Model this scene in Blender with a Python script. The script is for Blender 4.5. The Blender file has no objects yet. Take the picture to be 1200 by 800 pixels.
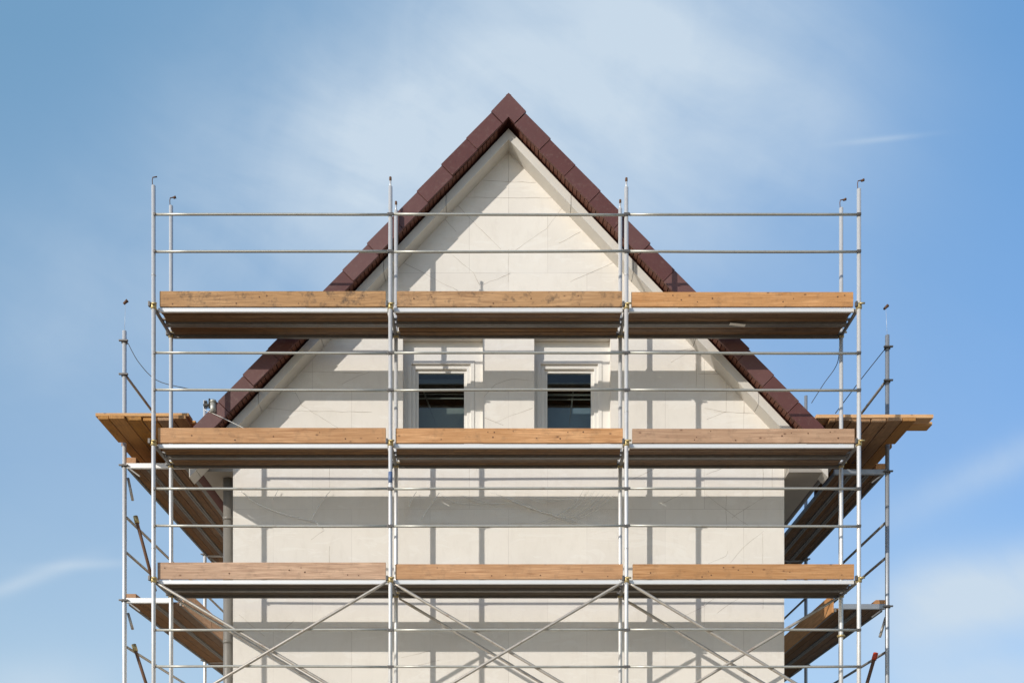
import bpy, bmesh, math, random
from mathutils import Vector, Matrix
random.seed(7)
sc = bpy.context.scene
COL = sc.collection

# ------------------------------------------------------------------ helpers
FPX = 1112.0          # focal length in photo pixels (1200 wide)
EYE = 1.55
def P(px, py, D):     # survey: photo pixel at distance D -> world point
    s = FPX / D
    return Vector(((px - 590) / s, D, EYE + (1035 - py) / s))

class MB:
    def __init__(self):
        self.bm = bmesh.new()
    def box(self, lo, hi, bev=0.0, seg=2):
        lo = Vector(lo); hi = Vector(hi)
        c = (lo + hi) / 2; d = hi - lo
        r = bmesh.ops.create_cube(self.bm, size=1.0,
              matrix=Matrix.Translation(c) @ Matrix.Diagonal((d.x, d.y, d.z, 1)))
        if bev > 0:
            es = list({e for v in r['verts'] for e in v.link_edges})
            bmesh.ops.bevel(self.bm, geom=es, offset=bev, segments=seg, affect='EDGES', profile=0.6)
        return self
    def obox(self, c, ax, ay, az, hx, hy, hz, bev=0.0):   # oriented box
        M = Matrix((ax, ay, az)).transposed().to_4x4()
        r = bmesh.ops.create_cube(self.bm, size=1.0,
              matrix=Matrix.Translation(Vector(c)) @ M @ Matrix.Diagonal((2*hx, 2*hy, 2*hz, 1)))
        if bev > 0:
            es = list({e for v in r['verts'] for e in v.link_edges})
            bmesh.ops.bevel(self.bm, geom=es, offset=bev, segments=1, affect='EDGES')
        return self
    def path(self, pts, r, seg=12, cap=True):
        pts = [Vector(p) for p in pts]
        rs = r if isinstance(r, (list, tuple)) else [r] * len(pts)
        d0 = (pts[1] - pts[0]).normalized()
        up = Vector((0, 0, 1)) if abs(d0.z) < 0.9 else Vector((1, 0, 0))
        n = d0.cross(up).normalized()
        rings = []
        for i, p in enumerate(pts):
            if i == 0: d = pts[1] - pts[0]
            elif i == len(pts) - 1: d = pts[-1] - pts[-2]
            else: d = (pts[i+1] - pts[i]).normalized() + (pts[i] - pts[i-1]).normalized()
            d.normalize()
            n = (n - d * n.dot(d)).normalized()
            b = d.cross(n)
            rings.append([self.bm.verts.new(p + (n * math.cos(2*math.pi*k/seg) + b * math.sin(2*math.pi*k/seg)) * rs[i]) for k in range(seg)])
        for i in range(len(rings) - 1):
            for k in range(seg):
                f = self.bm.faces.new((rings[i][k], rings[i][(k+1) % seg], rings[i+1][(k+1) % seg], rings[i+1][k]))
                f.smooth = True
        if cap:
            self.bm.faces.new(list(reversed(rings[0]))); self.bm.faces.new(rings[-1])
        return self
    def tube(self, a, b, r, seg=14):
        return self.path([a, b], r, seg)
    def poly(self, pts):
        self.bm.faces.new([self.bm.verts.new(p) for p in pts]); return self
    def prism(self, xz, y0, y1):       # outline in x-z, extruded along y
        a = [self.bm.verts.new((x, y0, z)) for x, z in xz]
        b = [self.bm.verts.new((x, y1, z)) for x, z in xz]
        self.bm.faces.new(a); self.bm.faces.new(list(reversed(b)))
        n = len(a)
        for i in range(n):
            self.bm.faces.new((a[i], b[i], b[(i+1) % n], a[(i+1) % n]))
        return self
    def build(self, name, mat, parent=None, origin=None):
        bmesh.ops.recalc_face_normals(self.bm, faces=self.bm.faces)
        if origin is None:
            co = [v.co for v in self.bm.verts]
            origin = Vector((sum(c.x for c in co)/len(co), sum(c.y for c in co)/len(co), min(c.z for c in co)))
        origin = Vector(origin)
        for v in self.bm.verts: v.co -= origin
        me = bpy.data.meshes.new(name)
        self.bm.to_mesh(me); self.bm.free()
        me.materials.append(mat)
        o = bpy.data.objects.new(name, me); COL.objects.link(o)
        setparent(o, parent, origin)
        return o
WORLD = {}
def setparent(o, parent, origin):
    origin = Vector(origin)
    WORLD[o] = origin
    if parent is not None:
        o.parent = parent
        o.location = origin - WORLD[parent]
    else:
        o.location = origin
def tag(o, label=None, cat=None, group=None, kind=None):
    if label: o['label'] = label
    if cat: o['category'] = cat
    if group: o['group'] = group
    if kind: o['kind'] = kind
    return o
def thing(name, loc, label, cat, group=None):
    o = bpy.data.objects.new(name, None); COL.objects.link(o)
    o.empty_display_size = 0.2
    setparent(o, None, loc)
    return tag(o, label, cat, group)

# ------------------------------------------------------------------ node helpers
class NT:
    def __init__(self, tree):
        self.t = tree; self.n = tree.nodes; self.l = tree.links
    def new(self, typ, **kw):
        nd = self.n.new(typ)
        for k, v in kw.items(): setattr(nd, k, v)
        return nd
    def put(self, sock, v):
        if isinstance(v, bpy.types.NodeSocket): self.l.new(v, sock)
        else: sock.default_value = v
    def math(self, op, a, b=None, c=None, clamp=False):
        nd = self.new('ShaderNodeMath', operation=op, use_clamp=clamp)
        self.put(nd.inputs[0], a)
        if b is not None: self.put(nd.inputs[1], b)
        if c is not None: self.put(nd.inputs[2], c)
        return nd.outputs[0]
    def mix(self, fac, a, b, blend='MIX'):
        nd = self.new('ShaderNodeMix', data_type='RGBA', blend_type=blend)
        self.put(nd.inputs[0], fac); self.put(nd.inputs[6], a); self.put(nd.inputs[7], b)
        return nd.outputs[2]
    def ramp(self, fac, stops):
        nd = self.new('ShaderNodeValToRGB')
        cr = nd.color_ramp
        while len(cr.elements) < len(stops): cr.elements.new(0.5)
        for e, (p, c) in zip(cr.elements, stops):
            e.position = p
            e.color = c if len(c) == 4 else (*c, 1)
        self.put(nd.inputs[0], fac)
        return nd.outputs[0]
    def noise(self, vec, scale, detail=4, rough=0.55, dist=0.0):
        nd = self.new('ShaderNodeTexNoise')
        if vec is not None: self.l.new(vec, nd.inputs['Vector'])
        nd.inputs['Scale'].default_value = scale; nd.inputs['Detail'].default_value = detail
        nd.inputs['Roughness'].default_value = rough; nd.inputs['Distortion'].default_value = dist
        return nd.outputs['Fac']
    def mapping(self, vec, loc=(0,0,0), rot=(0,0,0), scale=(1,1,1)):
        nd = self.new('ShaderNodeMapping')
        self.l.new(vec, nd.inputs[0])
        self.put(nd.inputs['Location'], loc); self.put(nd.inputs['Rotation'], rot); self.put(nd.inputs['Scale'], scale)
        return nd.outputs[0]
def G(v): return (v, v, v, 1)
def material(name):
    m = bpy.data.materials.new(name); m.use_nodes = True
    nt = NT(m.node_tree)
    b = m.node_tree.nodes['Principled BSDF']
    return m, nt, b
def coords(nt):
    tc = nt.new('ShaderNodeTexCoord'); oi = nt.new('ShaderNodeObjectInfo')
    off = nt.new('ShaderNodeVectorMath', operation='SCALE')
    comb = nt.new('ShaderNodeCombineXYZ')
    nt.l.new(oi.outputs['Random'], comb.inputs[0]); nt.l.new(oi.outputs['Random'], comb.inputs[1]); nt.l.new(oi.outputs['Random'], comb.inputs[2])
    nt.l.new(comb.outputs[0], off.inputs[0]); off.inputs['Scale'].default_value = 37.0
    add = nt.new('ShaderNodeVectorMath', operation='ADD')
    nt.l.new(tc.outputs['Object'], add.inputs[0]); nt.l.new(off.outputs[0], add.inputs[1])
    return tc.outputs['Object'], add.outputs[0], oi.outputs['Random']

def wood(name, base, dark, rough=0.75, axis='x', dirt=0.25, knots=True):
    m, nt, b = material(name)
    obj, vec, rnd = coords(nt)
    sx = {'x': (0.55, 9, 9), 'y': (9, 0.55, 9)}[axis]
    gv = nt.mapping(vec, scale=sx)
    n1 = nt.noise(gv, 3.0, 6, 0.62, 0.6)
    gr = nt.ramp(n1, [(0.28, dark), (0.50, base), (0.75, tuple(min(1, c*1.22) for c in base))])
    sx2 = {'x': (1.2, 40, 40), 'y': (40, 1.2, 40)}[axis]
    n2 = nt.noise(nt.mapping(vec, scale=sx2), 2.5, 3, 0.6, 0.2)
    col = nt.mix(nt.math('MULTIPLY', nt.ramp(n2, [(0.40, G(0)), (0.64, G(1))]), 0.68), gr, (*dark, 1))
    # sections of slightly different tone (spliced lengths) + board to board change
    n3 = nt.noise(vec, 0.9, 2, 0.5)
    col = nt.mix(nt.math('MULTIPLY', nt.ramp(n3, [(0.44, G(0)), (0.54, G(1))]), 0.45), col, tuple(c*q for c, q in zip(base, (0.74, 0.68, 0.60))) + (1,))
    hsv = nt.new('ShaderNodeHueSaturation')
    nt.put(hsv.inputs['Saturation'], nt.math('MULTIPLY_ADD', rnd, 0.35, 0.80))
    nt.put(hsv.inputs['Value'], nt.math('MULTIPLY_ADD', nt.math('FRACT', nt.math('MULTIPLY', rnd, 7.31)), 0.30, 0.86))
    nt.l.new(col, hsv.inputs['Color']); col = hsv.outputs[0]
    if knots:
        kv = nt.mapping(vec, scale={'x': (3.4, 1, 5.2), 'y': (5.2, 3.4, 1)}[axis])
        vo = nt.new('ShaderNodeTexVoronoi'); nt.l.new(kv, vo.inputs['Vector'])
        vo.inputs['Scale'].default_value = 1.25; vo.inputs['Randomness'].default_value = 1.0
        k = nt.ramp(vo.outputs['Distance'], [(0.0, G(1)), (0.055, G(0.9)), (0.095, G(0.22)), (0.16, G(0))])
        col = nt.mix(nt.math('MULTIPLY', k, 0.8), col, (dark[0]*0.35, dark[1]*0.3, dark[2]*0.3, 1))
    if dirt:
        n4 = nt.noise(nt.mapping(vec, scale=(3, 3, 3)), 2.2, 7, 0.7)
        col = nt.mix(nt.math('MULTIPLY', nt.ramp(n4, [(0.52, G(0)), (0.70, G(1))]), dirt), col, (0.07, 0.05, 0.035, 1))
    nt.l.new(col, b.inputs['Base Color'])
    b.inputs['Roughness'].default_value = rough
    bp = nt.new('ShaderNodeBump'); bp.inputs['Strength'].default_value = 0.35; bp.inputs['Distance'].default_value = 0.004
    nt.l.new(n2, bp.inputs['Height']); nt.l.new(bp.outputs[0], b.inputs['Normal'])
    return m
def metal(name, base, rough=0.42, metallic=0.75, var=0.25, rust=0.0, streak=True):
    m, nt, b = material(name)
    obj, vec, rnd = coords(nt)
    n = nt.noise(vec, 9, 5, 0.65)
    col = nt.mix(nt.math('MULTIPLY', nt.ramp(n, [(0.35, G(0)), (0.7, G(1))]), var), (*base, 1), tuple(c*0.55 for c in base) + (1,))
    n2 = nt.noise(vec, 55, 2, 0.5)
    col = nt.mix(nt.math('MULTIPLY', nt.ramp(n2, [(0.5, G(0)), (0.62, G(1))]), var*0.7), col, tuple(min(1, c*1.2) for c in base) + (1,))
    if rust:
        n3 = nt.noise(vec, 6, 6, 0.7)
        col = nt.mix(nt.math('MULTIPLY', nt.ramp(n3, [(0.56, G(0)), (0.66, G(1))]), rust), col, (0.22, 0.10, 0.035, 1))
    nt.l.new(col, b.inputs['Base Color'])
    b.inputs['Metallic'].default_value = metallic
    nt.l.new(nt.math('MULTIPLY_ADD', n, 0.25, rough - 0.12), b.inputs['Roughness'])
    return m
def plain(name, base, rough=0.6, var=0.15, scale=8, bump=0.0, metallic=0.0, obj_var=0.0):
    m, nt, b = material(name)
    obj, vec, rnd = coords(nt)
    n = nt.noise(vec, scale, 6, 0.6)
    col = nt.mix(nt.math('MULTIPLY', nt.ramp(n, [(0.3, G(0)), (0.72, G(1))]), var), (*base, 1), tuple(c*0.6 for c in base) + (1,))
    if obj_var:
        hsv = nt.new('ShaderNodeHueSaturation'); nt.l.new(col, hsv.inputs['Color'])
        nt.put(hsv.inputs['Value'], nt.math('MULTIPLY_ADD', rnd, obj_var, 1 - obj_var * .55))
        nt.put(hsv.inputs['Saturation'], nt.math('MULTIPLY_ADD', rnd, -.25, 1.08)); col = hsv.outputs[0]
        n9 = nt.noise(vec, 14, 7, 0.72)
        col = nt.mix(nt.math('MULTIPLY', nt.ramp(n9, [(0.54, G(0)), (0.68, G(1))]), 0.45), col, (0.19, 0.12, 0.10, 1))
        nt.l.new(nt.math('MULTIPLY_ADD', n9, .3, rough - .12), b.inputs['Roughness'])
    nt.l.new(col, b.inputs['Base Color'])
    if not obj_var: b.inputs['Roughness'].default_value = rough
    b.inputs['Metallic'].default_value = metallic
    if bump:
        bp = nt.new('ShaderNodeBump'); bp.inputs['Strength'].default_value = bump; bp.inputs['Distance'].default_value = 0.006
        nt.l.new(nt.noise(vec, 60, 4, 0.6), bp.inputs['Height']); nt.l.new(bp.outputs[0], b.inputs['Normal'])
    return m

# ------------------------------------------------------------------ materials
def wall_material():
    m, nt, b = material('insulated_render')
    tc = nt.new('ShaderNodeTexCoord'); vec = tc.outputs['Object']
    sep = nt.new('ShaderNodeSeparateXYZ'); nt.l.new(vec, sep.inputs[0])
    cmb = nt.new('ShaderNodeCombineXYZ')
    nt.l.new(nt.math('ADD', sep.outputs[0], sep.outputs[1]), cmb.inputs[0]); nt.l.new(sep.outputs[2], cmb.inputs[1])
    jit = nt.noise(vec, 0.7, 2, 0.5)
    br = nt.new('ShaderNodeTexBrick'); nt.l.new(cmb.outputs[0], br.inputs['Vector'])
    br.offset = 0.5; br.inputs['Scale'].default_value = 1.0
    br.inputs['Brick Width'].default_value = 1.25; br.inputs['Row Height'].default_value = 0.94
    br.inputs['Mortar Size'].default_value = 0.006; br.inputs['Mortar Smooth'].default_value = 0.6
    br.inputs['Color1'].default_value = (0.83, 0.79, 0.72, 1); br.inputs['Color2'].default_value = (0.785, 0.745, 0.68, 1)
    br.inputs['Mortar'].default_value = (0.79, 0.75, 0.69, 1)
    n = nt.noise(vec, 1.3, 5, 0.6)
    col = nt.mix(nt.math('MULTIPLY', nt.ramp(n, [(0.40, G(0)), (0.66, G(1))]), 0.22), br.outputs['Color'], (0.67, 0.62, 0.54, 1))
    n2 = nt.noise(nt.mapping(vec, scale=(1, 1, 0.4)), 7, 6, 0.68)
    col = nt.mix(nt.math('MULTIPLY', nt.ramp(n2, [(0.5, G(0)), (0.70, G(1))]), 0.22), col, (0.60, 0.55, 0.48, 1))
    # filler scraped over the board joints: paler, soft-edged smears
    n3 = nt.noise(nt.mapping(vec, rot=(0, 0.5, 0), scale=(0.8, 1, 2.6)), 1.6, 6, 0.62, 1.2)
    col = nt.mix(nt.math('MULTIPLY', nt.ramp(n3, [(0.55, G(0)), (0.60, G(1)), (0.68, G(0.6)), (0.74, G(0))]), 0.40), col, (0.86, 0.835, 0.78, 1))
    # joints: faint and broken
    brk = nt.ramp(jit, [(0.40, G(0.10)), (0.62, G(0.42))])
    col = nt.mix(nt.math('MULTIPLY', br.outputs['Fac'], brk), col, (0.42, 0.37, 0.31, 1))
    nt.l.new(col, b.inputs['Base Color']); b.inputs['Roughness'].default_value = 0.9
    bp = nt.new('ShaderNodeBump'); bp.inputs['Strength'].default_value = 0.25; bp.inputs['Distance'].default_value = 0.006
    hh = nt.math('ADD', nt.noise(vec, 45, 5, 0.65), nt.math('MULTIPLY', nt.noise(vec, 3, 3, 0.5), 1.5))
    nt.l.new(hh, bp.inputs['Height']); nt.l.new(bp.outputs[0], b.inputs['Normal'])
    return m
M_wall = wall_material()
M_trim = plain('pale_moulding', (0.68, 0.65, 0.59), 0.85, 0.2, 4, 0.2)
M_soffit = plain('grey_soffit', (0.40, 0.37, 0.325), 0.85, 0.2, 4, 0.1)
M_frame = plain('white_window_frame', (0.80, 0.775, 0.72), 0.45, 0.10, 6)
M_tile = plain('red_brown_tile', (0.135, 0.048, 0.041), 0.48, 0.40, 3, 0.12, obj_var=0.42)
M_tile2 = plain('red_brown_underlap', (0.15, 0.052, 0.030), 0.6, 0.35, 9, 0.1)
M_roof = plain('roof_covering', (0.13, 0.045, 0.036), 0.6, 0.3, 6)
M_crack = plain('hairline', (0.44, 0.385, 0.315), 0.9, 0.1)
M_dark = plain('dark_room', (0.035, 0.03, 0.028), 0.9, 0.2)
M_refl_grey = plain('grey_reflection', (0.42, 0.41, 0.36), 0.9, 0.2)  # grey of the window reflection, put into a surface colour
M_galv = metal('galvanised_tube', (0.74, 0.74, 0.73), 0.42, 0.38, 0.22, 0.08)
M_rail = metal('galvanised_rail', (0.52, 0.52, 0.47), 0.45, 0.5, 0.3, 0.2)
M_galv_darker = metal('darker_galvanised_tube', (0.42, 0.44, 0.46), 0.45, 0.55, 0.3, 0.1)  # darker grey tube metal for the right side scaffold
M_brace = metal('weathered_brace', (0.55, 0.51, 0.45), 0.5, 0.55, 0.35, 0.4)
M_ledger = metal('zinc_profile', (0.82, 0.83, 0.83), 0.4, 0.2, 0.12)
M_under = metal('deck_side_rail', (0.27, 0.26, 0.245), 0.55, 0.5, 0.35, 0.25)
M_coup = metal('zinc_coupler', (0.58, 0.46, 0.22), 0.5, 0.6, 0.4, 0.3)
M_steel = metal('dark_wedge', (0.16, 0.15, 0.14), 0.5, 0.6, 0.3)
M_rust = plain('rusty_pin', (0.15, 0.075, 0.04), 0.8, 0.4, 30)
M_toe = wood('toe_board_pine', (0.64, 0.38, 0.205), (0.37, 0.18, 0.08), axis='x', dirt=0.30)
M_toe_old = wood('toe_board_weathered', (0.54, 0.33, 0.17), (0.26, 0.14, 0.065), axis='x', dirt=0.85)
M_toe_y = wood('toe_board_side', (0.60, 0.33, 0.16), (0.38, 0.18, 0.075), axis='y', dirt=0.2)
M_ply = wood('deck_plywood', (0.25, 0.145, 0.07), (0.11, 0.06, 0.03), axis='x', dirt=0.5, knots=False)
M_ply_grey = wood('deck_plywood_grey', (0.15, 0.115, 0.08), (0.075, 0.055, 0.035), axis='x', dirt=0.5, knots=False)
M_ply_y = wood('deck_plywood_side', (0.23, 0.125, 0.055), (0.10, 0.052, 0.025), axis='y', dirt=0.5, knots=False)
M_plank_y = wood('yellow_plank', (0.50, 0.26, 0.085), (0.27, 0.125, 0.04), axis='y', dirt=0.35)
M_plank_x = wood('yellow_cross_plank', (0.78, 0.43, 0.14), (0.52, 0.25, 0.07), axis='x', dirt=0.1)
M_refl_blue = plain('blue_grey_reflection', (0.34, 0.40, 0.47), 0.9, 0.2)  # blue-grey sky reflection in the panes, put into a surface colour
M_pipe = plain('grey_downpipe', (0.23, 0.215, 0.19), 0.45, 0.35, 5)
M_wire = plain('dark_wire', (0.05, 0.045, 0.04), 0.6, 0.1)
M_strand = plain('pale_strand', (0.95, 0.93, 0.87), 0.25, 0.03, metallic=0.55)
M_blue = plain('blue_sticker', (0.12, 0.18, 0.33), 0.5, 0.1)
M_white = plain('white_sticker', (0.75, 0.75, 0.75), 0.5, 0.1)
M_red = plain('red_cap', (0.55, 0.06, 0.02), 0.5, 0.2)
M_splinter = plain('pale_paper', (0.80, 0.78, 0.72), 0.8, 0.1)

def glass_material():
    m, nt, b = material('window_glass')
    nt.n.remove(b)
    out = [n for n in nt.n if n.type == 'OUTPUT_MATERIAL'][0]
    gl = nt.new('ShaderNodeBsdfGlossy'); gl.inputs['Roughness'].default_value = 0.012
    gl.inputs['Color'].default_value = (0.95, 0.88, 0.78, 1)
    tc = nt.new('ShaderNodeTexCoord')
    bp = nt.new('ShaderNodeBump'); bp.inputs['Strength'].default_value = 0.05; bp.inputs['Distance'].default_value = 0.02
    nt.l.new(nt.noise(tc.outputs['Object'], 2.0, 1), bp.inputs['Height']); nt.l.new(bp.outputs[0], gl.inputs['Normal'])
    tr = nt.new('ShaderNodeBsdfTransparent'); tr.inputs['Color'].default_value = (0.75, 0.8, 0.8, 1)
    mx = nt.new('ShaderNodeMixShader'); mx.inputs[0].default_value = 0.05
    nt.l.new(tr.outputs[0], mx.inputs[1]); nt.l.new(gl.outputs[0], mx.inputs[2]); nt.l.new(mx.outputs[0], out.inputs[0])
    return m
M_glass = glass_material()
def film_material():
    m, nt, b = material('clear_plastic_film')
    nt.n.remove(b)
    out = [n for n in nt.n if n.type == 'OUTPUT_MATERIAL'][0]
    gl = nt.new('ShaderNodeBsdfGlossy'); gl.inputs['Roughness'].default_value = 0.14; gl.inputs['Color'].default_value = (0.9, 0.78, 0.62, 1)
    df = nt.new('ShaderNodeBsdfDiffuse'); df.inputs['Color'].default_value = (0.75, 0.73, 0.68, 1)
    tr = nt.new('ShaderNodeBsdfTransparent')
    m1 = nt.new('ShaderNodeMixShader'); m1.inputs[0].default_value = 0.45
    nt.l.new(gl.outputs[0], m1.inputs[1]); nt.l.new(df.outputs[0], m1.inputs[2])
    mx = nt.new('ShaderNodeMixShader'); mx.inputs[0].default_value = 0.10
    nt.l.new(tr.outputs[0], mx.inputs[1]); nt.l.new(m1.outputs[0], mx.inputs[2]); nt.l.new(mx.outputs[0], out.inputs[0])
    return m
M_film = film_material()

# ------------------------------------------------------------------ ground
m, nt, b = material('site_ground')
obj, vec, rnd = coords(nt)
n = nt.noise(vec, 0.12, 6, 0.6); n2 = nt.noise(vec, 3, 6, 0.7)
c = nt.mix(nt.ramp(n, [(0.42, G(0)), (0.6, G(1))]), (0.40, 0.30, 0.20, 1), (0.30, 0.225, 0.14, 1))
c = nt.mix(nt.math('MULTIPLY', n2, 0.4), c, (0.15, 0.12, 0.09, 1))
nt.l.new(c, b.inputs['Base Color']); b.inputs['Roughness'].default_value = 0.95
g = MB()
R = 3000
ring = [(R*math.cos(a*math.pi/24), R*math.sin(a*math.pi/24), 0) for a in range(48)]
g.poly(ring)
tag(g.build('ground', m, origin=(0, 0, 0)), kind='structure')

# ------------------------------------------------------------------ house
YW = 15.13                       # front wall plane
KW = YW / 15.275
XL, XR, XC = -4.354*KW, 4.519*KW, 0.08
SL = 1.057
house = thing('gabled_house', (XC, YW, 0), 'cream gabled house with red brown verge tiles and two small windows, behind the scaffolding', 'house')
def rz(x, top): return top - SL * abs(x - XC)
WT = 13.26
wins = [(-1.62*KW, -0.333*KW), (0.495*KW, 1.725*KW)]
HEAD, SILL, REV = EYE + 8.81*KW, EYE + 6.9*KW, 0.155
w = MB()
xs = [XL, wins[0][0], wins[0][1], XC, wins[1][0], wins[1][1], XR]
for i in range(len(xs) - 1):
    a, b_ = xs[i], xs[i+1]
    hole = any(abs(a - h[0]) < 1e-6 and abs(b_ - h[1]) < 1e-6 for h in wins)
    if hole:
        w.poly([(a, YW, 0), (b_, YW, 0), (b_, YW, SILL), (a, YW, SILL)])
        w.poly([(a, YW, HEAD), (b_, YW, HEAD), (b_, YW, rz(b_, WT)), (a, YW, rz(a, WT))])
        y2 = YW + 0.32
        w.poly([(a, YW, HEAD), (a, y2, HEAD), (b_, y2, HEAD), (b_, YW, HEAD)])
        w.poly([(a, YW, SILL), (b_, YW, SILL), (b_, y2, SILL), (a, y2, SILL)])
        w.poly([(a, YW, SILL), (a, y2, SILL), (a, y2, HEAD), (a, YW, HEAD)])
        w.poly([(b_, YW, SILL), (b_, YW, HEAD), (b_, y2, HEAD), (b_, y2, SILL)])
    else:
        w.poly([(a, YW, 0), (b_, YW, 0), (b_, YW, rz(b_, WT)), (a, YW, rz(a, WT))])
YB = YW + 12.5
w.poly([(XL, YW, 0), (XL, YW, rz(XL, WT)), (XL, YB, rz(XL, WT)), (XL, YB, 0)])
w.poly([(XR, YW, 0), (XR, YB, 0), (XR, YB, rz(XR, WT)), (XR, YW, rz(XR, WT))])
w.poly([(XL, YB, 0), (XL, YB, rz(XL, WT)), (XC, YB, WT), (XR, YB, rz(XR, WT)), (XR, YB, 0)])
bmesh.ops.remove_doubles(w.bm, verts=w.bm.verts, dist=1e-5)
wall = w.build('wall', M_wall, house, (XC, YW, 0))

# hairline cracks and filled joints on the render (pixels surveyed on the wall plane)
lines = [[(566,211),(595,213),(628,214)], [(545,231),(600,232),(648,232)],
 [(535,240),(560,265),(587,292)], [(603,294),(640,268),(660,242)], [(596,292),(596,330)], [(596,213),(596,175)],
 [(471,307),(500,322),(537,341)], [(530,299),(555,320),(562,334)], [(567,333),(590,324),(598,320)], [(668,330),(700,316),(718,308)],
 [(522,257),(535,272)], [(655,285),(680,272)],
 [(308,477),(340,481),(436,483)], [(346,459),(354,475),(396,501)], [(400,450),(420,440),(433,436)], [(350,435),(425,437)],
 [(568,489),(590,498)], [(580,495),(600,486),(624,478)], [(567,465),(580,450),(600,444),(626,446)],
 [(837,482),(900,485)], [(828,491),(851,482)], [(826,478),(851,483)], [(782,414),(817,407)], [(786,424),(815,409)],
 [(816,426),(816,453)], [(818,438),(850,438)], [(851,440),(851,482)], [(872,470),(872,484)],
 [(826,578),(860,604),(880,617)], [(858,606),(894,583)], [(894,583),(894,548)], [(895,622),(870,642),(856,659)], [(830,660),(851,651),(853,645)],
 [(775,590),(800,578)], [(742,561),(770,547)], [(828,556),(847,548)],
 [(841,697),(825,710),(800,722)], [(840,718),(870,697)], [(364,632),(380,621)], [(386,546),(386,574)], [(386,640),(386,660)],
 [(470,770),(505,762)], [(490,779),(515,773)], [(280,720),(310,745)], [(330,740),(345,726)],
 [(851,580),(851,620)], [(905,548),(905,572)], [(894,625),(894,660)], [(894,697),(894,713)]]
for ln in lines:
    pts = [P(x, y, YW - 0.0005) for x, y in ln]
    fine = []
    for a, b_ in zip(pts[:-1], pts[1:]):
        k = max(2, int((b_ - a).length / 0.09))
        for t in range(k):
            q = a.lerp(b_, t / k); q.x += random.uniform(-.006, .006); q.z += random.uniform(-.006, .006); fine.append(q)
    fine.append(pts[-1])
    ck = MB(); ck.path(fine, [random.uniform(.0012, .0027) for _ in fine], 5)
    ck.build('hairline_crack', M_crack, wall, pts[0])

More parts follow.
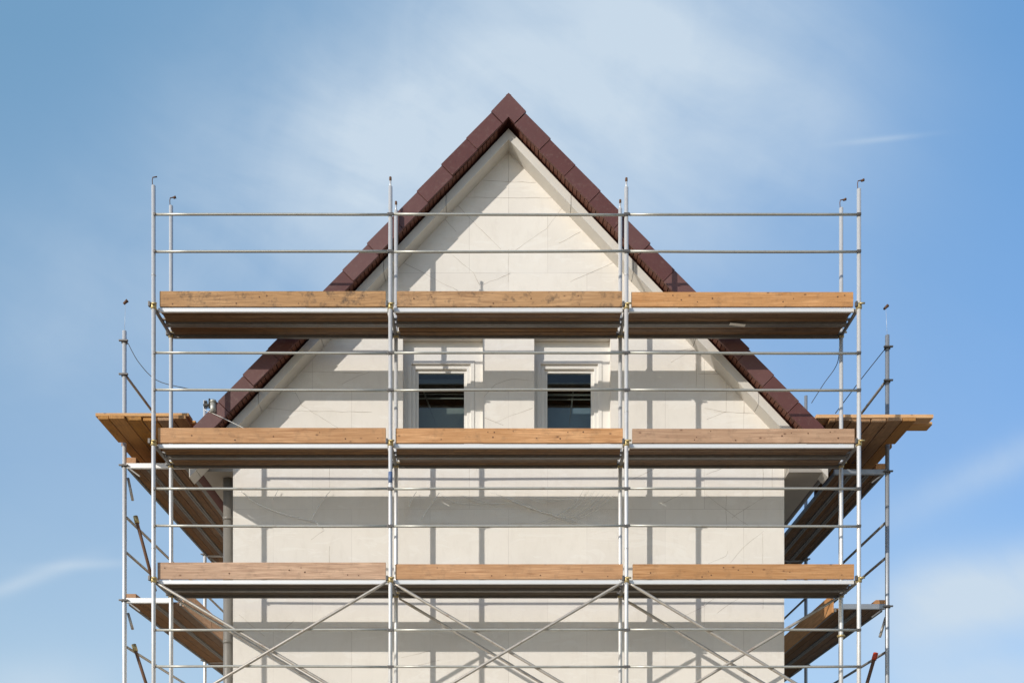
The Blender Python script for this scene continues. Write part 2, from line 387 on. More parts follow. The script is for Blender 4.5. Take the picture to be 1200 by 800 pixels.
# --- windows
for wi, (a, b_) in enumerate(wins):
    fx = [q*KW for q in ((-1.557, -0.472), (0.545, 1.60))[wi]]
    win = bpy.data.objects.new('window', None); COL.objects.link(win); win.empty_display_size = .1
    setparent(win, house, ((a+b_)/2, YW + REV, SILL))
    y0 = YW + REV
    top = EYE + 8.505*KW
    s = MB()
    out_ = [(a, SILL), (fx[0], SILL), (fx[0], top), (fx[1], top), (fx[1], SILL), (b_, SILL), (b_, HEAD - .002), (a, HEAD - .002)]
    s.prism(out_, y0, y0 + .06)
    s.build('shutter_casing', M_frame, win)
    def ring_frame(x0, x1, zt, zb, wdt, ya, yb, bev=.006):
        r = MB()
        o_ = [(x0, zb), (x1, zb), (x1, zt), (x0, zt)]
        i_ = [(x0 + wdt, zb + wdt), (x1 - wdt, zb + wdt), (x1 - wdt, zt - wdt), (x0 + wdt, zt - wdt)]
        c_ = [(x0 + wdt - bev, zb + wdt - bev), (x1 - wdt + bev, zb + wdt - bev), (x1 - wdt + bev, zt - wdt + bev), (x0 + wdt - bev, zt - wdt + bev)]
        V = lambda l, y: [r.bm.verts.new((x, y, z)) for x, z in l]
        loops = [V(o_, yb), V(o_, ya), V(c_, ya), V(i_, ya + bev), V(i_, yb)]
        for q in range(5):
            A, B = loops[q], loops[(q + 1) % 5]
            for k in range(4): r.bm.faces.new((A[k], A[(k+1) % 4], B[(k+1) % 4], B[k]))
        return r
    f = ring_frame(fx[0] + .002, fx[1] - .002, top - .004, SILL + .02, .060, y0 - .012, y0 + .10)
    fr = f.build('frame', M_frame, win)
    sa = ring_frame(fx[0] + .062, fx[1] - .062, top - .066, SILL + .082, .062, y0 + .022, y0 + .11)
    sash = sa.build('sash', M_frame, win)
    be = ring_frame(fx[0] + .124, fx[1] - .124, top - .129, SILL + .145, .046, y0 + .060, y0 + .105, .004)
    be.build('glazing_bead', M_frame, sash)
    pn = MB(); pn.box((fx[0] + .168, y0 + .078, SILL + .18), (fx[1] - .168, y0 + .084, top - .172))
    pn.build('pane', M_glass, sash)
    sl = MB(); sl.box((a + .01, YW - .05, SILL + .002), (b_ - .01, y0 + .01, SILL + .03), .006)
    sl.build('sill', M_frame, win)
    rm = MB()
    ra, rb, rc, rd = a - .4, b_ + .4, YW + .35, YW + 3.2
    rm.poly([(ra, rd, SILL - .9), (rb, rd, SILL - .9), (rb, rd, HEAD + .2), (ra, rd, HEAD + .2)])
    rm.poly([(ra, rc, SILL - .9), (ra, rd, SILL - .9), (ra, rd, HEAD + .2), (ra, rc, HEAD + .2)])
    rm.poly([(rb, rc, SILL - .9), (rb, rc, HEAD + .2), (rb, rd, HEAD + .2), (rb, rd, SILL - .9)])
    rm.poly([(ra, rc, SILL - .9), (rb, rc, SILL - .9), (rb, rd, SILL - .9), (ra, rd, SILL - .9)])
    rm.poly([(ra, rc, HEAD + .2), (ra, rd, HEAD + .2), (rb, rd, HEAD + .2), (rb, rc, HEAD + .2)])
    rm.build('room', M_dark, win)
    cu = MB(); cu.box((a - .3, YW + .62, SILL - .5), (b_ + .3, YW + .66, 9.44), .004)
    cu.build('reflection_panel', (M_refl_grey, M_refl_blue)[wi], win)  # added panel behind the pane, imitates the grey reflection low in the glass
    cu = MB(); cu.box((a - .2, YW + .50, 9.775), (b_ + .2, YW + .52, 9.855 if wi == 0 else 9.80), .003)
    cu.build('reflection_bar', M_refl_blue, win)  # added bar, its pale colour imitates a strip of sky reflected in the glass
    for zq, hq in (((9.62, .012), (9.545, .02)) if wi == 0 else ((9.60, .03), (9.53, .012))):
        cu = MB(); cu.box((a - .2, YW + .53, zq), (b_ + .2, YW + .545, zq + hq), .002); cu.build('reflection_bar', M_soffit, win)  # thin added bars, imitate further reflected lines in the glass
    cu = MB(); cu.tube((fx[0] + (.20 if wi == 0 else .62), y0 + .45, 9.75), (fx[0] + (.62 if wi == 0 else .50), y0 + .5, 8.7), .014, 8); cu.build('reflection_rod', M_soffit, win)  # added slanted rod, imitates a diagonal reflection in the glass

# --- roof
YV, YBD = 14.70, 14.87         # verge tile face, moulding face
ZT = 13.777
EAVE = 5.06
cs = 1 / math.sqrt(1 + SL*SL)
r = MB()
for sg in (-1, 1):
    xe = XC + sg * EAVE
    pts = [(XC, ZT - .05), (xe, rz(xe, ZT) - .05), (xe, rz(xe, ZT) - .30), (XC, ZT - .30)]
    r.prism(pts if sg > 0 else list(reversed(pts)), YV + .07, YB + .4)
roof = r.build('roof', M_roof, house, (XC, YV, 8))
VT = .358                         # vertical height of the verge face
step = 0.56 * cs                  # in x
first = 0.27
def verge_tile(sg, d0, d1, lift):
    """angled verge tile between horizontal offsets d0..d1 from the ridge"""
    ax = Vector((sg * cs, 0, -SL * cs)); ay = Vector((0, 1, 0)); az = Vector((sg * SL * cs, 0, cs))
    ti = 0.026
    ax, az = (ax * math.cos(ti) + az * math.sin(ti)).normalized(), (az * math.cos(ti) - ax * math.sin(ti)).normalized()
    mid = (d0 + d1) / 2
    c = Vector((XC + sg * mid, 0, ZT - SL * mid)) - az * (VT * cs / 2 - lift)
    t = MB()
    hl = (d1 - d0) / 2 / cs
    t.obox(c + Vector((0, YV + .0175 - lift*.5, 0)), ax, ay, az, hl - .003, .0175, VT * cs / 2, .005)
    ctop = Vector((XC + sg * mid, YV + .15, ZT - SL * mid)) - az * (.015 - lift)
    t.obox(ctop, ax, ay, az, hl - .0015, .11, .0145, .005)
    return t
for sg in (-1, 1):
    d = first; i = 0
    while d < EAVE - .02:
        d1 = min(d + step, EAVE)
        # each tile tilts a little: overlaps the one below
        t = verge_tile(sg, d, d1, random.uniform(-.006, .006))
        t.build('verge_tile', M_tile, roof)
        d = d1; i += 1
# ridge end tile
t = MB()
pts = [(XC, ZT + .012), (XC + first, ZT - SL*first + .012), (XC + first - VT*SL*cs*cs, ZT - SL*first - VT*cs*cs), (XC, ZT - VT)]
pts = [(XC - first, ZT - SL*first + .012), (XC, ZT + .012), (XC + first, ZT - SL*first + .012),
       (XC + first - VT*cs*cs*SL, ZT - SL*first - VT*cs*cs), (XC, ZT - VT), (XC - first + VT*cs*cs*SL, ZT - SL*first - VT*cs*cs)]
t.prism(pts, YV - .006, YV + .03)
t.path([(XC, YV + .031, ZT - .02), (XC, YV + .4, ZT - .02)], .05, 10)
t.build('ridge_end_tile', M_tile, roof)
# toothed underlap behind the verge tiles
for sg in (-1, 1):
    t = MB()
    ax = Vector((sg * cs, 0, -SL * cs)); ay = Vector((0, 1, 0)); az = Vector((sg * SL * cs, 0, cs))
    d = .18
    while d < EAVE - .05:
        c = Vector((XC + sg * (d + .03), YV + .104, ZT - VT + .03 - SL * (d + .03)))
        t.obox(c, ax, ay, az, .037, .066, .02 + random.uniform(-.003, .003), .003)
        d += .082 * cs + .003
    t.build('toothed_underlap', M_tile2, roof)
# moulding board + soffit along each rake
for sg in (-1, 1):
    zt, zb = 13.375, 13.205
    d = 0.0; seglen = .98
    while d < EAVE - .05:
        d1 = min(d + seglen, EAVE - .05)
        a, b_ = d + (.0035 if d > 0 else 0), d1 - .0035
        pts = [(XC + sg*a, zt - SL*a), (XC + sg*b_, zt - SL*b_), (XC + sg*b_, zb - SL*b_), (XC + sg*a, zb - SL*a)]
        t = MB(); t.prism(pts if sg > 0 else list(reversed(pts)), YBD, YW - .001)
        t.build('rake_moulding', M_trim, house)
        d = d1
# eave boxes
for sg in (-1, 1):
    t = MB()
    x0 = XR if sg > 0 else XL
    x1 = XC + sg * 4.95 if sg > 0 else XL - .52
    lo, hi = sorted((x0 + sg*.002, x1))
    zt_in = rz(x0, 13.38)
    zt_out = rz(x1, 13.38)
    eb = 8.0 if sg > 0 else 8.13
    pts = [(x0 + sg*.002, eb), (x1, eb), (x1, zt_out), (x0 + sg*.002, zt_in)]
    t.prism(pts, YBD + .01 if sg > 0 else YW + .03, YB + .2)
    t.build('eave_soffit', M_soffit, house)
    gtr = MB()
    xg = XC + sg * (EAVE + .06); zg = rz(xg, ZT) - .16
    prof = [(xg +   .055*math.cos(a*math.pi/10), zg + .055*math.sin(a*math.pi/10)) for a in range(10, 21)]
    prof += [(xg + .047*math.cos(a*math.pi/10), zg + .047*math.sin(a*math.pi/10)) for a in range(20, 9, -1)]
    gtr.prism(prof, YV + .06, YB + .4)
    gtr.build('gutter', M_pipe, house)
# downpipe on the left corner
dp = MB()
px_ = -4.475
dp.path([(px_, YW + .32, 8.13), (px_, YW + .32, 0.0)], .085, 18)
for z in (7.45, 5.45, 3.45, 1.45):
    dp.path([(px_, YW + .32, z), (px_, YW + .32, z + .06)], .092, 18)
dp.build('downpipe', M_pipe, house)

# ------------------------------------------------------------------ front scaffold
YF, YI = 13.9, 14.63
PX = [-5.125, -1.656, 1.80, 5.206]
R_T = .030
fs = thing('front_scaffold', (PX[0], YF, 0), 'galvanised tube scaffold of three bays standing across the whole gable front', 'scaffold')
tops_f = [218, 219, 220, 222]; tops_b = [241.5, 247, 245, 244]
RAILZ = (11.33, 10.79, 9.307, 8.765, 7.325, 6.78, 5.262, 4.725)
for i, x in enumerate(PX):
    for fb, (y, tp) in enumerate(((YF, tops_f[i]), (YI, tops_b[i]))):
        zt = P(590, tp, y).z
        st = MB()
        st.path([(x, y, 0.0), (x, y, zt)], R_T, 16)
        st.path([(x, y, 0.0), (x, y, .012)], .09, 12)
        # sleeve joints every 2 m
        for z in (2.45, 4.45, 6.45, 8.45, 10.45):
            if z < zt - .1 and (i + fb) % 2 == 0: st.path([(x, y, z), (x, y, z + .012)], R_T + .003, 16)
        so = st.build('standard', M_galv, fs, (x, y, 0))
        # spigot pin with rusty tip
        pin = MB()
        if i in (0, 3):
            sgn = 1
            pin.path([(x - .012, y, zt - .05), (x - .02, y, zt + .085), (x - .012, y, zt + .125), (x + .05, y, zt + .135)], [.006, .006, .007, .009], 8)
            if i == 3 or fb: pin.path([(x + .035, y, zt + .125), (x + .075, y, zt + .14)], [.016, .02], 8)
            pin.build('hook_pin', M_rust, so)
        else:
            pin.path([(x, y, zt - .02), (x, y, zt + .085)], .013, 10); pin.build('spigot', M_galv, so)
            c = MB(); c.path([(x, y, zt + .082), (x, y, zt + .10), (x, y, zt + .14), (x, y, zt + .148)], [.012, .019, .018, .008], 10); c.build('rusty_tip', M_rust, so)
        # deck level couplers
        for z in (6, 8, 10):
            cp = MB()
            cp.path([(x, y, z - .045), (x, y, z - .035), (x, y, z + .03), (x, y, z + .04)], [R_T + .004, R_T + .013, R_T + .013, R_T + .004], 14)
            cp.build('coupler', M_coup, so)
            wd = MB(); wd.box((x - R_T - .035, y - .052, z - .02), (x - R_T - .002, y - .008, z + .05), .004); wd.build('wedge', M_steel, so)
            wd = MB(); wd.tube((x - .01, y - .058, z + .012), (x + .065, y - .058, z + .012), .013, 8); wd.build('bolt', M_coup, so)
        if fb == 0:
            for z in RAILZ:
                hk = MB(); hk.box((x - (.042 if i > 0 else -.01), y - .046, z - .022), (x + (.046 if i < 3 else .02), y - .028, z + .016), .004); hk.build('rail_catch', M_steel, so)
# blue inspection sticker on the second front post
q = MB(); q.path([(PX[1], YF, P(590, 566, YF).z), (PX[1], YF, P(590, 553, YF).z)], R_T + .0015, 16)
q.build('sticker', M_blue, fs)
q = MB(); q.path([(PX[1], YF, P(590, 574, YF).z), (PX[1], YF, P(590, 568.2, YF).z)], R_T + .0015, 16)
q.build('sticker', M_white, fs)
q = MB(); q.path([(PX[3], YI, P(590, 746, YI).z), (PX[3], YI, P(590, 744, YI).z)], R_T + .03, 12)
q.build('collar', M_coup, fs)
for z in RAILZ:
    for i in range(3):
        t = MB()
        a, b_ = PX[i] + R_T + .004, PX[i+1] - R_T - .004
        dz = random.uniform(-.012, .012)
        n_ = 7
        bow = random.uniform(-.006, .006)
        t.path([(a + (b_-a)*k/n_, YF - .02, z + dz*(k/n_ - .5) - bow*math.sin(math.pi*k/n_)) for k in range(n_+1)], .0185, 10)
        t.build('guardrail', M_rail, fs)
for z in (4.0, 6.0, 8.0, 10.0):
    for x in PX:
        t = MB(); t.tube((x, YF + R_T, z - .01), (x, YI - R_T, z - .01), .026, 12)
        t.build('transom', M_under, fs)
def brace(i, j, y, za=5.96, zb=3.96):
    t = MB()
    xa, xb = PX[i], PX[j]; sg = 1 if xb > xa else -1
    a = Vector((xa + sg*.04, y, za)); b_ = Vector((xb - sg*.04, y, zb))
    d = (b_ - a).normalized()
    t.path([a, a + d*.10, a + d*.18, b_ - d*.18, b_ - d*.1, b_], [.014, .016, .0225, .0225, .016, .014], 10)
    t.build('diagonal_brace', M_brace, fs)
brace(0, 1, YF + .02); brace(1, 0, YF - .05); brace(0, 1, YI + .04)
brace(1, 2, YF + .02); brace(2, 1, YF - .05); brace(1, 2, YI + .04)
brace(2, 3, YF + .02); brace(2, 3, YI + .04); brace(3, 2, YI - .04)

# decks and toe boards
lifts = {10.0: 'top', 8.0: 'middle', 6.0: 'lowest'}
bays = ['left', 'middle', 'right']
YA = YF + R_T + .018
toe_px = {10.0: [(187, 452, 341), (465, 729, 341), (740, 1000, 342)],
          8.0: [(185, 452, 501), (463.5, 730, 501.5), (741, 1001.5, 502)],
          6.0: [(184.5, 452, 658.5), (463, 730, 660.5), (741.5, 1001, 660.5)]}
look = {10.0: ['mottled weathered', 'rough, knotty', 'two-toned, spliced'],
        8.0: ['pale orange nail-dotted', 'clean, pinkish', 'dark-knotted orange'],
        6.0: ['reddish smooth', 'brown small-knotted', 'yellowish fine-grained']}
for z, nm in lifts.items():
    for i in range(3):
        a, b_ = PX[i] + .045, PX[i+1] - .045
        for k in range(2):
            y0 = YA + .012 + k * .347; y1 = y0 + .338
            th = thing('deck_panel', ((a+b_)/2, (y0+y1)/2, z - .03),
              '%s deck panel in the %s bay of the %s lift, %s' % ('zinc edged' if k == 0 else 'dark edged', bays[i], nm, 'behind the toe board' if k == 0 else 'nearest the wall'),
              'deck panel', 'scaffold deck panels across the front')
            nb = 3; wb = (y1 - y0 - .068) / nb
            for q in range(nb):
                yq = y0 + .034 + q * wb; zq = random.uniform(-.006, .003)
                bd = MB(); bd.box((a + .01 + random.uniform(0, .02), yq + .004, z - .012 + zq), (b_ - .01 - random.uniform(0, .02), yq + wb - .004, z + .02 + zq), .003)
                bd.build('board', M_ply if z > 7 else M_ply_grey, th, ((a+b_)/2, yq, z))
            for e, (ya, yb) in enumerate(((y0, y0 + .034), (y1 - .034, y1))):
                rl = MB()
                front = (k == 0 and e == 0)
                if front: rl.box((a, ya, z - .042), (b_, yb, z + .018), .008)
                else:
                    rl.box((a, ya, z - .05), (b_, yb, z + .022), .005)
                rl.build('side_rail', M_ledger if front else M_under, th)
            for xx, s in ((a, 1), (b_, -1)):
                for yy in (y0 + .06, y1 - .06):
                    hk = MB(); hk.box((xx - s*.04, yy - .02, z - .004), (xx + s*.05, yy + .02, z + .024), .003)
                    hk.build('end_hook', M_under, th)
        l_, r_, tp = toe_px[z][i]
        D = YA - .008
        x0, x1 = P(l_, 0, D).x, P(r_, 0, D).x
        zt = P(0, tp, D).z; zb = z + .024
        tb = MB(); tb.box((x0, D, zb), (x1, D + .032, zt), .004)
        if not (z > 9 and i < 2):
            pass
        o = tb.build('toe_board', M_toe_old if (z > 9 and i < 2) else M_toe, None, ((x0+x1)/2, D, zb))
        for q in range(random.randint(5, 9)):
            nx_ = random.uniform(x0 + .1, x1 - .1); nz_ = zb + random.choice((.05, .1, .15)) + random.uniform(-.02, .02)
            nl = MB(); nl.path([(nx_, D - .003, nz_), (nx_, D + .004, nz_)], random.uniform(.007, .012), 8); nl.build('nail', M_rust, o)
        tag(o, '%s timber toe board along the %s bay of the %s scaffold lift' % (look[z][i], bays[i], nm), 'toe board', 'timber toe boards along the scaffold front')
# a pale sliver stuck under the top right deck
q = MB()
a = P(855, 375.5, 14.25); 
q.obox((a.x + .12, 14.26, 9.944), Vector((1, .1, -.05)).normalized(), Vector((-.1, 1, 0)).normalized(), Vector((.05, 0, 1)).normalized(), .12, .03, .004, .002)
tag(q.build('wood_splinter', M_splinter), 'pale splinter hanging under the right bay of the top lift', 'splinter')

# ------------------------------------------------------------------ side scaffolds
def side(sg, xo, xi, dz, nm, deck8, deck6, tops, mx_out):
    Y0, Y1, Y2 = 15.6, 19.8, 24.0
    X = lambda v: sg * v
    th = thing('side_scaffold', (X(xo), Y0, 0), 'tube scaffold running back along the %s side wall with wooden decks' % nm, 'scaffold', 'scaffolds along the side walls')
    for y, tp in ((Y0, tops[0]), (Y1, tops[1]), (Y2, tops[1])):
        st = MB(); st.path([(X(xo), y, 0), (X(xo), y, tp)], R_T + .004, 16); st.path([(X(xo), y, 0), (X(xo), y, .012)], .09, 12)
        so = st.build('standard', M_galv if sg < 0 else M_galv_darker, th, (X(xo), y, 0))
        for z in (6.2 + dz, 8.41 + dz, 9.9 + dz, 10.45 + dz):
            if z > tp: continue
            cp = MB(); cp.path([(X(xo), y, z - .02), (X(xo), y, z + .02)], R_T + .02, 12); cp.build('coupler', M_steel, so)
            cp = MB(); cp.box((X(xo) - .075, y - .06, z - .012), (X(xo) + .075, y - .03, z + .012), .004)
            cp.build('clamp', M_steel, so)
    for y in (Y0, Y1, Y2):
        st = MB(); st.path([(X(xi), y, 0), (X(xi), y, 8.75 + dz)], R_T, 14); st.build('standard', M_galv, th, (X(xi), y, 0))
    for z in (4.0, 6.2, 8.41):
        for y in (Y0, Y1, Y2):
            t = MB()
            xin = min(abs(xi), deck8[0]) if z > 8 else xi
            lo, hi = sorted((X(xo) - sg*.04, X(xin)))
            t.box((lo, y - .025, z + dz - .045), (hi, y + .025, z + dz + .045), .012)
            t.build('transom', M_galv if sg < 0 else M_galv_darker, th)
            t = MB(); t.obox((X(xo) - sg*.16, y, z + dz - .10), Vector((sg*.8, 0, .6)), Vector((0, 1, 0)), Vector((-sg*.6, 0, .8)), .12, .012, .012, .003)
            t.build('bracket', M_under, th)
    for (za) in (5.45, 7.0, 7.58, 9.9):
        for ya, yb in ((Y0, Y1), (Y1, Y2)):
            t = MB(); zz = za + dz*.9
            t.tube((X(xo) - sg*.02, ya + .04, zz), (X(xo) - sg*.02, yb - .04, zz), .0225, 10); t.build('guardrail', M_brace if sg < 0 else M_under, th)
    # decks
    for zi, (z, (d0, d1)) in enumerate(((8.365 + dz, deck8), (6.13 + dz, deck6))):
        n = 3 if zi == 0 else 2
        wd = (d1 - d0) / n
        for bi, (ya, yb) in enumerate(((Y0 + .035, Y1 - .035), (Y1 + .035, Y2 - .035))):
            for k in range(n):
                xa, xb = d0 + k*wd + .004, d0 + (k+1)*wd - .004
                lo, hi = sorted((X(xa), X(xb)))
                dk = thing('deck_panel', ((lo+hi)/2, (ya+yb)/2, z),
                   'brown deck panel beside the %s wall, %s one of the %s %s deck' % (nm, ('inner', 'outer')[k] if n == 2 else ('inner', 'centre', 'outer')[k], ('front', 'rear')[bi], ('upper', 'lower')[zi]),
                   'deck panel', 'deck panels of the side scaffolds')
                wb = (hi - lo - .068) / 2
                for q in range(2):
                    xq = lo + .034 + q * wb
                    bd = MB(); bd.box((xq + .004, ya, z + .03 - random.uniform(0, .006)), (xq + wb - .004, yb, z + .06), .003)
                    bd.build('board', M_ply_y, dk)
                for aa, bb in ((lo, lo + .034), (hi - .034, hi)):
                    rl = MB(); rl.box((aa, ya, z), (bb, yb, z + .065), .005); rl.build('side_rail', M_under, dk)
        # toe boards
        zt = z + .07
        outer = xo - .10
        for bi, (ya, yb) in enumerate(((Y0 - .02, Y1 - .02), (Y1, Y2))):
            lo, hi = sorted((X(outer), X(outer - .035)))
            t = MB(); t.box((lo - (.06 if bi == 0 else 0), ya, zt), (hi + (.06 if bi == 0 else 0), yb, zt + .11), .004)
            tag(t.build('toe_board', M_toe_y), 'orange toe board on the outer edge of the %s %s deck beside the %s wall' % (('front', 'rear')[bi], ('upper', 'lower')[zi], nm), 'toe board', 'toe boards of the side scaffolds')
        if zi == 1:
            for bi, (ya, yb) in enumerate(((Y0 + .04, Y1), (Y1 + .02, Y2))):
                lo, hi = sorted((X(d0 - .005), X(d0 - .035)))
                t = MB(); t.box((lo, ya, z - .01), (hi, yb, z + .30), .004)
                tag(t.build('toe_board', M_toe_y), 'brown toe board on the wall edge of the %s lower deck beside the %s wall' % (('front', 'rear')[bi], nm), 'toe board', 'toe boards of the side scaffolds')
    return th
LS = side(-1, 6.23, 5.46, 0.0, 'left', (5.15, 6.20), (5.30, 6.18), (P(0, 388, 15.6).z, 11.62), 0)
RS = side(1, 6.31, 5.54, -.10, 'right', (5.43, 6.27), (5.45, 6.25), (P(0, 393, 15.6).z, 11.72), 0)

# planks laid forward from the side scaffolds
DF = 14.76
left_pl = [(115, 127), (128.3, 146), (147.3, 164.5), (166.3, 182), (183.5, 202), (203.3, 218)]
right_pl = [(973, 980), (981, 997.5), (998.7, 1021), (1022.7, 1039.5), (1040.9, 1057), (1058, 1073)]
ordn = ['first', 'second', 'third', 'fourth', 'fifth', 'sixth']
for sg, lst, nm, xo in ((-1, left_pl, 'left', -6.23), (1, right_pl, 'right', 6.31)):
    outer_first = lst if sg < 0 else list(reversed(lst))
    zb = P(0, 491 if sg < 0 else 493, DF).z
    for i, (a, b_) in enumerate(outer_first):
        x0, x1 = P(a, 0, DF).x, P(b_, 0, DF).x
        yend = 17.3 + random.uniform(-.15, .15)
        ys = DF + random.uniform(-.02, .05)
        t = MB()
        if x0 - .05 < xo < x1 + .05:          # notched round the standard
            xe_, xn = (x0, xo + .045) if sg < 0 else (x1, xo - .045)
            xi_ = x1 if sg < 0 else x0
            out_ = [(xe_, ys), (xi_, ys), (xi_, yend), (xe_, yend), (xe_, 15.66), (xn, 15.66), (xn, 15.54), (xe_, 15.54)]
            lo_ = [t.bm.verts.new((x, y, zb)) for x, y in out_]; hi_ = [t.bm.verts.new((x, y, zb + .055)) for x, y in out_]
            t.bm.faces.new(lo_); t.bm.faces.new(hi_)
            for k in range(8): t.bm.faces.new((lo_[k], lo_[(k+1) % 8], hi_[(k+1) % 8], hi_[k]))
        else:
            t.box((x0, ys, zb), (x1, yend, zb + .055), .005)
        tag(t.build('plank', M_plank_y, None, ((x0+x1)/2, ys, zb)), '%s plank from the outside in the %s catch platform, jutting towards the viewer' % (ordn[i], nm), 'plank', 'loose planks jutting from the side scaffolds')
    crosses = [(111.7, 221, DF + .02, .05), (186, 229, DF + .26, .05)] if sg < 0 else [(956.7, 1094, DF + .02, .055), (961, 1092.5, DF + .25, .05)]
    for i, (a, b_, y, h) in enumerate(crosses):
        x0, x1 = P(a, 0, y).x, P(b_, 0, y).x
        t = MB(); t.box((x0, y, zb + .058), (x1, y + .20, zb + .058 + h), .005)
        tag(t.build('plank', M_plank_x, None, ((x0+x1)/2, y, zb + .058)), '%s yellow cross plank laid over the %s jutting planks' % (('front', 'rear')[i], nm), 'plank', 'cross planks on the catch platforms')
    for i, y in enumerate((16.25, 17.0)):
        x0, x1 = sorted((sg*5.3, sg*6.0)) if sg < 0 else (5.6, 6.1)
        zd = 8.365 + (0 if sg < 0 else -.10) + .068
        t = MB(); t.box((x0, y, zd), (x1, y + .12, zb - .002), .006)
        tag(t.build('timber_bearer', M_ply), '%s timber bearer under the %s jutting planks' % (('front', 'rear')[i], nm), 'timber', 'timbers carrying the catch platforms')

# loose tubes leaning in the side scaffolds
def lean(p0, p1, r, label, mat, cap=None):
    th = thing('loose_tube', p1, label, 'tube', 'loose tubes in the side scaffolds')
    t = MB(); t.tube(p0, p1, r, 10); t.build('shaft', mat, th)
    if cap:
        d = (Vector(p1) - Vector(p0)).normalized()
        t = MB(); t.path([Vector(p0) - d*.02, Vector(p0) + d*.10], r + .012, 10); t.build('end_cap', cap, th)
lean(P(159, 606, 15.75), P(182, 692, 15.75), .026, 'brown tube with orange end leaning above the left lower side deck', M_rust, M_coup)
lean(P(150, 560, 15.66), P(155.5, 586, 15.66), .022, 'short dark stub under the left upper side deck', M_brace)
lean(P(157, 756, 15.75), P(180, 828, 15.75), .026, 'brown tube with orange end at the bottom left edge of the scaffold', M_rust, M_coup)
lean(P(150, 718, 15.66), P(155.5, 737, 15.66), .022, 'short dark stub under the left lower side deck', M_brace)
lean(P(1038, 723, 15.66), P(1031, 746, 15.66), .022, 'short dark stub under the right lower side deck', M_brace)
lean(P(1026, 766, 15.75), P(1005, 838, 15.75), .028, 'brown tube with red cap at the bottom right of the scaffold', M_rust, M_red)

# wires
def wire(pts, r, mat, label, name='wire', cat='wire', group=None):
    t = MB()
    P0 = [Vector(p) for p in pts]
    out = []
    for i in range(len(P0) - 1):
        p_1 = P0[max(i-1, 0)]; p1 = P0[i]; p2 = P0[i+1]; p3 = P0[min(i+2, len(P0)-1)]
        for k in range(8):
            u = k/8
            out.append(.5*((2*p1) + (p2-p_1)*u + (2*p_1 - 5*p1 + 4*p2 - p3)*u*u + (-p_1 + 3*p1 - 3*p2 + p3)*u**3))
    out.append(P0[-1])
    t.path(out, r, 6)
    return tag(t.build(name, mat), label, cat, group)
wire([P(150, 402, 15.58), P(163, 425, 15.3), P(185, 446, 15.0), P(224, 456, 14.66)], .006, M_wire, 'dark sagging wire tied to the left outer post, across the sky')
wire([P(1037, 409, 15.58), P(1010, 443, 15.4), P(979, 484, 15.2)], .007, M_wire, 'dark taut wire running down from the right outer post')
wire([P(984, 400, 14.66), P(981, 426, 14.7), P(965, 450, 14.7), P(951, 472, 14.72)], .006, M_wire, 'dark wire hanging from the right inner post to the roof edge')
wire([P(240, 480, 14.7), P(260, 489, 14.68), P(287, 502, 14.66)], .006, M_strand, 'pale wire over the lower left verge tiles')
# thin tips above the outermost posts
for px, py, tp, s, nm in ((147, 354, P(146, 388, 15.6).z, -1, 'left'), (1038, 360, P(1040, 393, 15.6).z, 1, 'right')):
    c = P(px, py, 15.6); xo = -6.23 if s < 0 else 6.31
    th = thing('pin_rod', (xo, 15.6, tp), 'hair-thin rod with a small rusty tip above the outermost %s post' % nm, 'rod')
    t = MB(); t.tube((xo, 15.6, tp - .02), (c.x, 15.6, c.z), .0022, 6); t.build('rod', M_galv, th)
    t = MB(); t.path([(c.x - .03, 15.6, c.z - .03), (c.x + .035, 15.6, c.z + .03)], [.018, .026], 8); t.build('tip', M_rust, th)
# clutter on the left verge
cl = thing('roof_bracket', P(250, 482, 14.72), 'small grey pipe bracket with dark clips on the lower left roof edge', 'bracket')
t = MB(); t.path([P(250, 484, 14.71), P(250, 472, 14.71)], .05, 12); t.path([P(250, 472, 14.71), P(250, 469, 14.71)], [.06, .045], 12); t.build('cap', M_rail, cl)
for dx in (-10, -7.5, -5):
    t = MB(); t.path([P(250 + dx, 478, 14.70), P(250 + dx + random.uniform(-1, 1), 468 + random.uniform(-1, 2), 14.70)], .014, 8)
    t.build('clip', M_wire, cl)
t = MB(); t.path([P(238.5, 474.5, 14.7), P(249, 474.5, 14.7)], .02, 8); t.build('clip_bar', M_wire, cl)

# strands and plastic film on the wall behind the guardrails
def strand(pxs, lab, r=.005):
    return wire([P(x, y, YW - .05) for x, y in pxs], r, M_strand, lab, 'loose_strand', 'strand', 'pale strands hanging on the wall')
strand([(281, 574), (300, 589), (330, 601), (363, 609), (370, 611), (374, 616)], 'long curved pale strand on the wall between left posts')
strand([(387, 575), (375, 590), (364, 609)], 'pale strand joining the long curved one on the wall')
strand([(326, 574), (320, 585)], 'short pale strand above the long curved one')
strand([(488, 576), (483, 584), (479, 593)], 'short slanted pale strand right of the second post')
strand([(515, 577), (504, 592), (493, 609)], 'slanted pale strand on the wall, longer of two right of the second post')
fl = MB()
x0, x1, z0, z1 = P(474, 0, YW).x, P(733, 0, YW).x, P(0, 614, YW).z, P(0, 584, YW).z
nx, nz = 460, 60
from mathutils import noise as mn
arcs = []
rr = random.Random(11)
def arc(pts, h, w): arcs.append(([((P(x, 0, YW).x), P(0, y, YW).z) for x, y in pts], h, w))
for k in range(7):
    o_ = k * 4.2 + rr.uniform(-1, 1)
    arc([(575 + o_*1.4, 578 + k*1.5), (610 + o_, 592 + k*1.4), (640 + o_, 602 + k), (672 + o_*.5, 615)], rr.uniform(.008, .016), rr.uniform(.007, .012))
for k in range(7):
    o_ = k * 5.5 + rr.uniform(-2, 2)
    arc([(686 + o_, 574 + k), (676 + o_, 590), (656 + o_, 604), (630 + o_, 615)], rr.uniform(.008, .018), rr.uniform(.007, .012))
